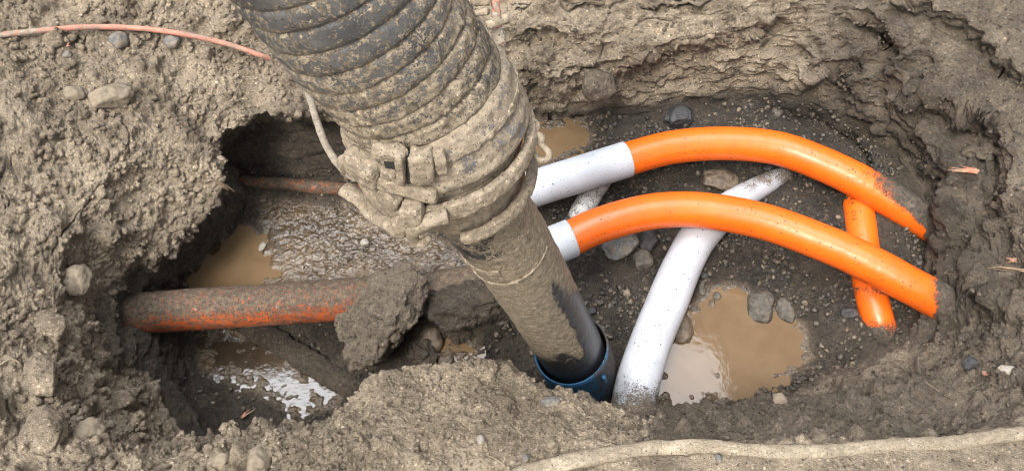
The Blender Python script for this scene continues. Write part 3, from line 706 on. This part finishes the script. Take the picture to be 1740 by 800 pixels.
slab('hinge_slot_shade', 694, 280, 6, 42, .012, .003, 4, mat='black_steel', seed=9, lump=.0005)  # thin black slab for the dark of the gap beside the knuckle
slab('hinge_block', 718, 279, 42, 44, .030, .003, 2, seed=11)
slab('hinge_block', 750, 273, 22, 32, .020, .002, -8, seed=12)
slab('hinge_plate', 690, 318, 110, 20, .018, .001, 12, seed=13)
slab('hinge_plate', 664, 334, 44, 22, .020, .002, 45, seed=14)
HX = H(908, 235)[None]; TX = float(to_px(HX)[2][0])
def Hc(px_, py_, dt=0): return PT(px_, py_, TX + dt)
barpts('chain_link', [Hc(900,204), Hc(911,214), Hc(908,226), Hc(917,233), Hc(918,244)], [.006, .008, .006, .008, .006], seed=15, lump=.003)
barpts('chain_hook', [Hc(912,238), Hc(924,250), Hc(933,260), Hc(930,271), Hc(918,272), Hc(908,262)], [.005, .005, .0055, .0055, .005, .0045], seed=16, lump=.001)
# rope lashing and toggle bolt near the top of the frame
def H2(px_, py_, dt): return PT(px_ + 3, py_, 1.15 + dt)
for kk in range(2):
    pts = []
    for i_ in range(26):
        f_ = i_ / 25; a_ = f_ * 6.5 * math.pi + kk * math.pi
        pts.append(H2(834 + 8 * f_ + 3.5 * math.cos(a_), -70 + 120 * f_, .02 + .003 * math.sin(a_)))
    barpts('rope_strand', pts, .0042, mat='salmon_jacket', mudv=.50, seg=14, lump=.001, seed=40 + kk)
barpts('rope_tail', [H2(836,46,.02), H2(844,58,.025), H2(848,74,.03)], [.007, .0085, .008], mat='salmon_jacket', mudv=.9, seed=44, lump=.002)
b1 = barpts('toggle_bolt', [H2(824,44,.0), H2(838,38,0), H2(852,34,0)], .0062, seed=45, lump=.0015)
barpts('toggle_head', [H2(853,26,0), H2(855,32,0), H2(857,40,0)], [.005, .0062, .005], seed=46, lump=.001)
barpts('toggle_plate', [H2(800,2,.02), H2(822,3,.01), H2(828,3,.01)], .006, seed=47, lump=.001); barpts('toggle_plate', [H2(806,23,.02), H2(826,20,.01)], .005, seed=48, lump=.001)
# tube
sT0 = s_at(290); sT1 = axs[-1] - .004
def mud_t(s, ph, v):
    a_, b_, _ = to_px(v); left = np.interp(b_, [400, 620], [785, 925]); right = np.interp(b_, [400, 600], [945, 1040]); u = (a_ - left) / (right - left)
    clean_r = sm(u, .55, .72) * sm(b_, 470, 520) + sm(b_, 590, 625); clean_l = (1 - sm(u, .05, .62)) * (1 - sm(b_, 425, 470)) * 1.2
    return .92 - .75 * np.clip(clean_r, 0, 1) - .42 * np.clip(clean_l, 0, 1) + .25 * fbm(v, .05, 3, 3) + .08 * fbm(v, .012, 2, 9, (1, 1, 4))
o = tube('suction_tube', subaxis(sT0, sT1), .083, M['black_steel'], 240, .0024, mud=mud_t, lump=.003, seed=24, ref=(0, -1, .4)); parent_keep(o, hose)
band('tape_wrap', s_at(412), -1.2, 1.9, .084, .006, .002, n=90, tilt=.012, tph=1.2, seed=51)
band('tape_wrap', s_at(392), .1, 2.0, .084, .020, .002, n=90, tilt=.010, tph=1.2, seed=52)
# blue collar: open sleeve round the foot of the tube
cs0 = s_at(592); cs1 = axs[-1]
prof = [(cs0, .0965), (cs0 + .02, .097), (cs1 - .02, .098), (cs1, .097), (cs1, .090), (cs0 + .02, .091), (cs0, .0925)]
nph = 160; Vs = []
for i in range(nph):
    ph = 2 * math.pi * i / nph
    for s_, r_ in prof: Vs.append(on_axis(min(s_, axs[-1]), ph, r_ + .0008 * math.sin(ph * 3 + 1)))
o = mesh_np('blue_collar', np.array(Vs), grid_faces(nph, len(prof), True, True), M['blue_steel'], masks=np.array([[.15 + .55 * (0.5 - .5 * math.cos(2 * math.pi * (i / nph) - .9)) + (.0 if j in (0, 6) else .15)] for i in range(nph) for j in range(len(prof))]))
parent_keep(o, hose)
barpts('collar_rivet', [on_axis(cs0 + .035, -0.75, .102), on_axis(cs0 + .06, -0.72, .103)], .006, mat='blue_steel', mudv=.3, lump=.001, seed=53)

# ------------------------------------------------------------------ cables and strip
def on_ground(L_, lift):
    out = []
    for a_, b_ in L_:
        p_ = np.mean([surf(a_ + i_, b_ + j_)[0] for i_ in (-12, 0, 12) for j_ in (-8, 0, 8)], 0)
        d_ = ray(a_, b_); out.append(np.array([0, 0, CAMZ]) + d_ * ((p_[2] + lift - CAMZ) / d_[2]))
    return out
cb = on_ground([(-60,66),(-10,61),(70,53),(150,43),(230,47),(310,56),(380,72),(440,92),(487,113)], .013)
ys = np.array(cb); ys[1:-1] = (ys[:-2] + 2 * ys[1:-1] + ys[2:]) / 4; cb = list(ys)
cb += [PT(514, 135, 1.75), PT(527, 168, 1.50), PT(538, 205, 1.42), PT(556, 250, 1.37), PT(580, 285, 1.34), PT(604, 303, 1.30)]
o = tube('cable', cb, [.0072] * 10 + [.0060] * (len(cb) - 10), M['salmon_jacket'], 24, .004, mud=lambda s, ph, v: .46 + .3 * fbm(v, .12, 2, 7) + .6 * sm(to_px(v)[0], 470, 530), lump=.0015, seed=60)
tag(o, 'thin salmon pink cable over the upper left soil, running behind the big hose', 'cable')
st_ = on_ground([(840,822),(900,800),(960,786),(1030,772),(1100,763),(1200,760),(1300,764),(1400,764),(1500,759),(1600,752),(1680,742),(1780,728)], .010)
ys = np.array(st_)
for _ in range(3): ys[1:-1, 2] = (ys[:-2, 2] + 2 * ys[1:-1, 2] + ys[2:, 2]) / 4
o = tube('flat_hose', ys, [.014, .016, .0165, .0155, .015, .0145, .0135, .014, .0135, .0145, .015, .015], M['caked_strip'], 40, .004, mud=lambda s, ph, v: .55 + .3 * fbm(v, .07, 3, 7), lump=.009, seed=61, squash=(.55, .95))
tag(o, 'flat mud-caked pale hose lying along the near edge of the pit at the bottom right', 'hose')

# ------------------------------------------------------------------ stones, clods, chips
import bmesh
def stone(name, label, cat, px_, py_, wpx, hpx, mat, ang=0, seed=0, sink=.35, rough=.12, flat=.7, group=None, facets=3, sub=4, onto=None):
    p_, n_ = surf(px_, py_) if onto is None else (P(px_, py_, onto), np.array([0, 0, 1.]))
    t_ = to_px(p_)[2]; rough = max(rough, .2); facets = 3 if 'wet' in mat or 'speck' in mat else max(facets, 5); a_ = wpx / FPX * t_ / 2; b_ = hpx / FPX * t_ / 2 / .87; c_ = min(a_, b_) * flat
    bm = bmesh.new(); bmesh.ops.create_icosphere(bm, subdivisions=sub, radius=1)
    co = np.array([v.co for v in bm.verts]); rs = np.random.RandomState(seed + 1)
    for _ in range(facets):
        d = rs.normal(size=3); d /= np.linalg.norm(d); h = rs.uniform(.62, .85); e = co @ d - h
        co = co - np.clip(e, 0, None)[:, None] * d * .85
    co = co * (1 + rough * fbm(co + seed * 3.1, .9, 4, seed))[:, None]; co *= np.array([a_, b_, c_])
    ca, sa = math.cos(math.radians(ang)), math.sin(math.radians(ang)); co[:, :2] = co[:, :2] @ np.array([[ca, sa], [-sa, ca]])
    q = Vector((0, 0, 1)).rotation_difference(Vector(n_ * .6 + np.array([0, 0, .4])).normalized()).to_matrix()
    co = co @ np.array(q).T
    for v, k_ in zip(bm.verts, co): v.co = k_
    me = bpy.data.meshes.new(name); bm.to_mesh(me); bm.free()
    for f in me.polygons: f.use_smooth = True
    me.materials.append(M[mat]); o = bpy.data.objects.new(name, me); C.objects.link(o)
    o.location = Vector(p_ + n_ * c_ * (1 - 2 * sink)); tag(o, label, cat, group); return o
S = [
 ('stone','rounded grey speckled cobble tucked under the front orange conduit','cobble',1048,425,68,54,'rock_speckled',0,1,.2),
 ('stone','black wet stone touching the right side of the speckled cobble','stone',1097,408,42,36,'rock_dark',10,2,.3),
 ('stone','dark grey flat stone below the black one beside the white pipe','stone',1094,438,36,34,'rock_wet_grey',-10,3,.4),
 ('stone','shiny black stone just above the back orange conduit','stone',1152,198,50,40,'rock_dark',15,4,.25),
 ('stone','squared brown rock between the two orange conduits','rock',1222,311,62,42,'rock_wet_brown',-8,5,.3),
 ('stone','large round wet stone at the top edge of the brown puddle','stone',1290,518,52,48,'rock_wet_grey',0,6,.35),
 ('stone','smaller round wet stone on the right of the large one at the brown puddle','stone',1332,523,30,40,'rock_wet_grey',20,7,.4),
 ('stone','brown wet stone against the white pipe at the puddle\'s left edge','stone',1160,552,40,50,'rock_wet_brown',0,8,.4),
 ('stone','small oval dark stone half under the short orange conduit','stone',1443,533,30,20,'rock_dark',0,9,.3),
 ('stone','big angular brown rock jutting from the far wall right of the hose','rock',1008,142,78,66,'damp_clod',-25,10,.35),
 ('stone','dark wedge stone at the right edge of the low bank','stone',1650,620,28,22,'rock_dark',-10,11,.3),
 ('stone','pale broken shell-like stone right of the dark wedge stone','stone',1713,629,34,16,'rock_pale',-25,12,.3),
 ('stone','round dusty cobble embedded in the middle of the left bank','cobble',125,475,54,54,'rock_tan',0,13,.3),
 ('stone','broad flat-topped tan rock in the upper left soil under the cable','rock',190,165,72,52,'rock_tan',35,14,.3),
 ('stone','smooth grey egg-shaped pebble just below the pink cable','pebble',201,69,28,34,'rock_grey',-30,15,.25),
 ('stone','grey pebble half buried under the cable nearer the hose','pebble',297,73,28,22,'rock_grey',0,16,.3),
 ('stone','tan lump between the grey pebble and the flat-topped rock','stone',124,158,34,26,'rock_tan',0,17,.35),
 ('stone','small dark pebble well left of the grey egg-shaped pebble','pebble',114,91,16,14,'rock_grey',0,18,.3),
 ('stone','pale oval cobble cut by the bottom frame edge at the left','cobble',438,780,42,46,'rock_tan',10,19,.3),
 ('stone','tan rounded lump sitting left of the pale oval cobble','stone',375,785,34,28,'rock_tan',0,20,.4),
 ('stone','large dusty boulder low on the left bank near the corner','boulder',75,735,80,84,'dry_clod',20,21,.4),
 ('stone','dusty oval cobble right of the large corner boulder','cobble',148,732,46,54,'rock_tan',-20,22,.35),
 ('stone','long dusty rock above the corner boulder on the lower left','rock',75,630,60,70,'dry_clod',25,23,.4),
 ('stone','tan rock on the left bank halfway between cobble and corner boulder','rock',85,555,54,46,'dry_clod',-10,24,.4),
 ('stone','dusty lump beside the pit\'s lower left rim','stone',205,680,44,36,'dry_clod',-15,25,.4),
 ('stone','small white pebble in the front soil pile above the bottom edge','pebble',817,746,16,20,'rock_pale',0,26,.2),
 ('stone','small blue-grey pebble low in the front soil pile','pebble',893,776,14,14,'rock_grey',0,27,.2),
 ('stone','tan pebble in the front soil pile right of the white pebble','pebble',936,752,18,18,'rock_tan',0,28,.25),
 ('stone','long pale grey pebble near the ridge of the front pile by the blue collar','pebble',937,682,32,18,'rock_grey',15,29,.3),
 ('stone','blue-grey pebble touching the flat hose at the bottom','pebble',1219,775,14,14,'rock_grey',0,30,.2),
 ('stone','dark round stone in the tiny puddle by the front pile','stone',754,606,30,28,'rock_wet_brown',0,31,.3),
 ('stone','mud-smeared round stone left of the tiny puddle','stone',731,578,40,44,'rock_wet_brown',0,32,.35),
 ('stone','small pale chip on the brown slurry at the left','pebble',444,415,12,18,'rock_pale',-20,33,.15),
 ('stone','pale gritty pebble in the middle of the wet slurry','pebble',617,412,16,14,'rock_pale',0,34,.25),
 ('stone','small pale stone at the bottom of the right slope','stone',1322,683,28,24,'rock_tan',0,35,.3),
 ('stone','grey pebble embedded high on the right wall','pebble',1322,188,22,20,'rock_wet_grey',0,36,.4),
 ('stone','little black pebble beside the right edge of the suction tube','pebble',1007,527,16,12,'rock_dark',0,37,.2),
 ('stone','orange-brown pebble on the gravel right of the suction tube','pebble',1062,495,16,12,'rock_tan',0,38,.2),
 ('stone','black pebble on the gravel just under the white pipe stub','pebble',962,372,20,20,'rock_dark',0,39,.25),
 ('stone','dark oval pebble above the left tip of the brown puddle','pebble',1196,466,16,14,'rock_dark',0,40,.25),
 ('stone','elongated dark pebble left of the puddle beside the white pipe','pebble',1194,486,14,22,'rock_wet_grey',0,41,.25),
 ('stone','round pebble standing in the thin tip of the brown puddle','pebble',1218,502,15,14,'rock_wet_grey',0,42,.25),
 ('stone','tiny round pebble left of the pebble in the puddle tip','pebble',1204,512,12,14,'rock_wet_brown',0,43,.25),
 ('stone','small tan stone lodged in the right wall above the red wood splinter','stone',1652,262,34,26,'damp_clod',0,44,.3),
 ('stone','black stone touching the underside of the back orange conduit','stone',1302,283,20,14,'rock_dark',0,45,.2),
]
for n_, lb, ct, a_, b_, w_, h_, mt, an, sd, sk in S:
    stone(n_, lb, ct, a_, b_, w_, h_, mt, an, sd, sk, rough=.22 if 'clod' in mt else .10, sub=5 if w_ > 45 else (4 if w_ > 22 else 3))
CL = [
 ('mud_clod','large gritty mud clod lying over the end of the thick left conduit','clod',652,550,122,145,'damp_clod',-28,50,.25,.85,-.50),
 ('mud_clod','wet lumpy mud clod behind the tiny puddle, touching the suction tube','clod',800,520,150,70,'wet_clod',10,51,.35,.8,None),
 ('mud_clod','small dark mud lump between the large clod and the tiny puddle','clod',716,600,50,40,'wet_clod',0,52,.3,.8,None),
 ('mud_clod','wet mud lump just above the tiny puddle','clod',775,560,56,36,'wet_clod',0,53,.35,.7,None),
 ('mud_clod','dry crumbly clod on the peak of the front pile','clod',822,628,40,34,'dry_clod',0,54,.3,.8,None),
 ('mud_clod','flat pale clod lying on the lower left of the front pile beside the crack','clod',636,752,36,22,'dry_clod',0,55,.25,.6,None),
 ('mud_clod','rounded mud nodule under the upper right ledge','clod',1672,258,30,26,'damp_clod',0,56,.3,.8,None),
]
for n_, lb, ct, a_, b_, w_, h_, mt, an, sd, sk, fl, on in CL:
    o = stone(n_, lb, ct, a_, b_, w_, h_, mt, an, sd, sk, rough=.42, flat=fl, facets=2, sub=6 if w_ > 60 else 5, onto=on)
    me = o.data; co = np.empty(len(me.vertices) * 3, np.float32); me.vertices.foreach_get('co', co); co = co.reshape(-1, 3).astype(float)
    nn = np.empty(len(co) * 3, np.float32); me.vertices.foreach_get('normal', nn); nn = nn.reshape(-1, 3)
    s_ = min(1, w_ / 70); co += nn * (s_ * (.010 * fbm(co + sd, .04, 4, sd) + .8 * bumps(co + sd, .02, .25, .7, .5, sd)) + .7 * bumps(co, .009, .3, .7, .7, sd))[:, None]
    me.vertices.foreach_set('co', co.astype(np.float32).ravel()); me.update()

def splinter(name, label, cat, pts, wid, mat, seed=0, strands=4, lift=.006):
    rs = random.Random(seed); V_ = []; F_ = []
    base = [surf(a_, b_) for a_, b_ in pts]; P0 = base[0][0] + base[0][1] * lift; P1 = P(pts[1][0], pts[1][1], base[0][0][2]) + base[0][1] * lift
    d = P1 - P0; ln = np.linalg.norm(d); d /= ln; up_ = base[0][1]; sd = np.cross(d, up_); sd /= np.linalg.norm(sd)
    for k_ in range(strands):
        o_ = (k_ / max(1, strands - 1) - .5) * wid; a_ = P0 + sd * o_ * .6 + up_ * rs.uniform(0, .004); l_ = ln * rs.uniform(.6, 1.05)
        b_ = P0 + d * l_ + sd * o_ * .9 + up_ * rs.uniform(-.003, .010); w_ = wid / strands * .7
        i0 = len(V_)
        for f_ in (0, .3, .6, 1.):
            c_ = a_ * (1 - f_) + b_ * f_ + up_ * .004 * math.sin(f_ * 3 + k_); w2 = w_ * (1 - .75 * f_)
            V_ += [c_ - sd * w2, c_ + up_ * w2 * .6, c_ + sd * w2, c_ - up_ * w2 * .6]
        for q_ in range(3):
            for e_ in range(4): F_.append((i0 + q_ * 4 + e_, i0 + q_ * 4 + (e_ + 1) % 4, i0 + q_ * 4 + 4 + (e_ + 1) % 4, i0 + q_ * 4 + 4 + e_))
        F_.append((i0, i0 + 1, i0 + 2, i0 + 3)); F_.append((i0 + 12, i0 + 13, i0 + 14, i0 + 15))
    o = mesh_np(name, np.array(V_), np.array(F_), M[mat], smooth=False); tag(o, label, cat); return o
splinter('wood_splinter', 'salmon red wood splinter on the right wall below the ledges', 'splinter', [(1655,290),(1608,288)], .020, 'red_chip', 1, 5)
splinter('wood_splinter', 'brown jagged splinter sticking into the pit from the left rim', 'splinter', [(372,318),(396,330)], .022, 'wood', 2, 4, .01)
splinter('wood_splinter', 'small reddish splinter at the rim where the thick left conduit begins', 'splinter', [(222,524),(192,538)], .014, 'red_chip', 3, 4)
splinter('wood_splinter', 'torn reddish root bit at the rim above the bottom left of the pit', 'splinter', [(412,708),(438,694)], .012, 'red_chip', 4, 3, .01)
splinter('wood_splinter', 'dark flat piece of broken wood at the far right edge', 'splinter', [(1740,462),(1680,458)], .035, 'wood', 5, 5)
splinter('wood_splinter', 'tiny orange chip on the right bank above the dark wood piece', 'splinter', [(1725,440),(1707,442)], .010, 'red_chip', 6, 3)
splinter('wood_splinter', 'tiny salmon chip in the upper left soil left of the flat-topped rock', 'splinter', [(112,78),(122,80)], .008, 'red_chip', 7, 2)
splinter('wood_splinter', 'rust coloured chip between the dark wedge stone and the pale shell-like stone', 'splinter', [(1676,630),(1692,634)], .014, 'red_chip', 8, 2)
def rootlet(name, label, pts, r_, mat='root'):
    q = [surf(a_, b_)[0] + np.array([0, 0, .004]) for a_, b_ in pts]
    o = tube(name, q, r_, M[mat], 8, .004); tag(o, label, 'root' if mat == 'root' else 'straw')
rootlet('rootlet', 'thin dark curved rootlet on the lower right slope', [(1510,625),(1545,632),(1575,650),(1600,668),(1622,680)], .0016)
rootlet('straw', 'dry straw lying on the peak of the front pile', [(826,648),(834,628),(838,616)], .0014, 'straw')
rootlet('straw', 'dry pale straw across the bottom of the front pile', [(828,770),(842,778),(856,788)], .0013, 'straw')
rootlet('straw', 'bent pale straw on the left bank near the frame edge', [(0,618),(18,610),(34,612)], .0014, 'straw')

# ------------------------------------------------------------------ gravel and crumbs (uncountable)
def unit_rock(sub, seed):
    bm = bmesh.new(); bmesh.ops.create_icosphere(bm, subdivisions=sub, radius=1); co = np.array([v.co for v in bm.verts])
    Ff = np.array([[v.index for v in f.verts] for f in bm.faces]); bm.free(); rs = np.random.RandomState(seed)
    for _ in range(4):
        d = rs.normal(size=3); d /= np.linalg.norm(d); e = co @ d - rs.uniform(.55, .85); co = co - np.clip(e, 0, None)[:, None] * d
    return co * (1 + .34 * fbm(co + seed * 5., .9, 4, seed))[:, None], Ff
UR = [unit_rock(2, i) for i in range(8)]
def scatter(name, weight, n, rmin, rmax, mat, seed, kind_seed=0, flat=(.5, .9), power=3.0, smooth=True, sink=.45):
    rs = np.random.RandomState(seed); cand = np.where(weight > 0)[0]
    # area weight of each ground vertex
    X = TV.reshape(NA, NR, 3); da = np.linalg.norm(np.roll(X, -1, 0) - X, axis=2); dr = np.linalg.norm(np.gradient(X, axis=1), axis=2); ar = (da * dr).ravel()
    w_ = weight[cand] * ar[cand]; w_ /= w_.sum(); pick = rs.choice(cand, n, p=w_); Vs = []; Fs = []; off = 0
    for i in pick:
        co, Ff = UR[rs.randint(8)]; r_ = rmin + (rmax - rmin) * rs.rand() ** power
        sc = np.array([1, rs.uniform(.6, 1), rs.uniform(*flat)]) * r_
        th = rs.rand() * 6.28; c_, s_ = math.cos(th), math.sin(th); tl = rs.normal(size=2) * .35
        R1 = np.array([[c_, -s_, 0], [s_, c_, 0], [0, 0, 1]]); R2 = np.array([[1, 0, tl[0]], [0, 1, tl[1]], [-tl[0], -tl[1], 1]])
        v_ = (co * sc) @ R1.T @ R2.T + TV[i] + TN[i] * r_ * (.6 - sink) + rs.normal(size=3) * .001; Vs.append(v_); Fs.append(Ff + off); off += len(co)
    o = mesh_np(name, np.concatenate(Vs), np.concatenate(Fs), M[mat], smooth=smooth); tag(o, kind='stuff'); return o
Lf = LVG.ravel(); inview = (TPX > -60) & (TPX < 1800) & (TPY > -60) & (TPY < 860)
dryz = sm(fbm(TV, .12, 3, 81), -.35, .35) * inview
def mk_grit(name, wetv, cols):
    m, t, b = mat_new(name); g = G(t); vc = g.vor(60, 'Color'); s_ = g.n.new('ShaderNodeSeparateColor'); g.l.new(vc, s_.inputs[0])
    c = g.mix(s_.outputs[0], cols[0], cols[1]); c = g.mix(g.mr(s_.outputs[1], .78, .84), c, cols[2]); c = g.mul(c, g.gray(g.mr(g.noise(300, 4, .7), .3, .7, .75, 1.2)))
    g.l.new(c, b.inputs['Base Color']); b.inputs['Roughness'].default_value = wetv; g.l.new(g.bump(g.noise(400, 4), .3, .002), b.inputs['Normal']); M[name] = m
mk_grit('grit_dry', .9, ((.155, .12, .08), (.29, .232, .16), (.25, .215, .165)))
mk_grit('grit_wet', .55, ((.022, .019, .016), (.075, .060, .043), (.12, .092, .06)))
mk_grit('grit_damp', .7, ((.05, .038, .026), (.15, .118, .08), (.13, .115, .095)))
left_w = (1 - .85 * inner) * sm(Lf, 3.0, 3.6) * (Lf < 6) * (TPX < 640) * dryz; pile_w = sm(Lf, 3.0, 3.4) * (Lf < 6) * (TPY > 600) * (TPX < 1110) * (TPX > 420) * inview
scatter('soil_crumbs', left_w, 5200, .0022, .013, 'dry_crumb', 1)
scatter('soil_crumbs', pile_w * (.4 + dryz), 6500, .0012, .0065, 'dry_crumb', 2)
scatter('soil_crumbs', sm(Lf, 2.6, 3.2) * (Lf < 6) * (TPX > 800) * (TPY < 560) * dryz, 2600, .0015, .008, 'damp_clod', 3)
scatter('soil_crumbs', sm(Lf, 1.7, 2.2) * (Lf < 5) * (TPX > 1080) * (TPY > 540) * dryz, 3000, .0015, .008, 'damp_clod', 4)
fl_w = (Lf < 2.2) * (gl < .25) * (TPX > 840) * inview
scatter('gravel', fl_w * (.25 + sm(fbm(TV, .12, 3, 82), -.1, .45)), 5200, .0020, .011, 'grit_wet', 5, power=3.2)
scatter('gravel', (Lf < 2.2) * (gl < .3) * (TPX <= 840) * inview * 1., 1500, .002, .008, 'grit_wet', 6, power=3)
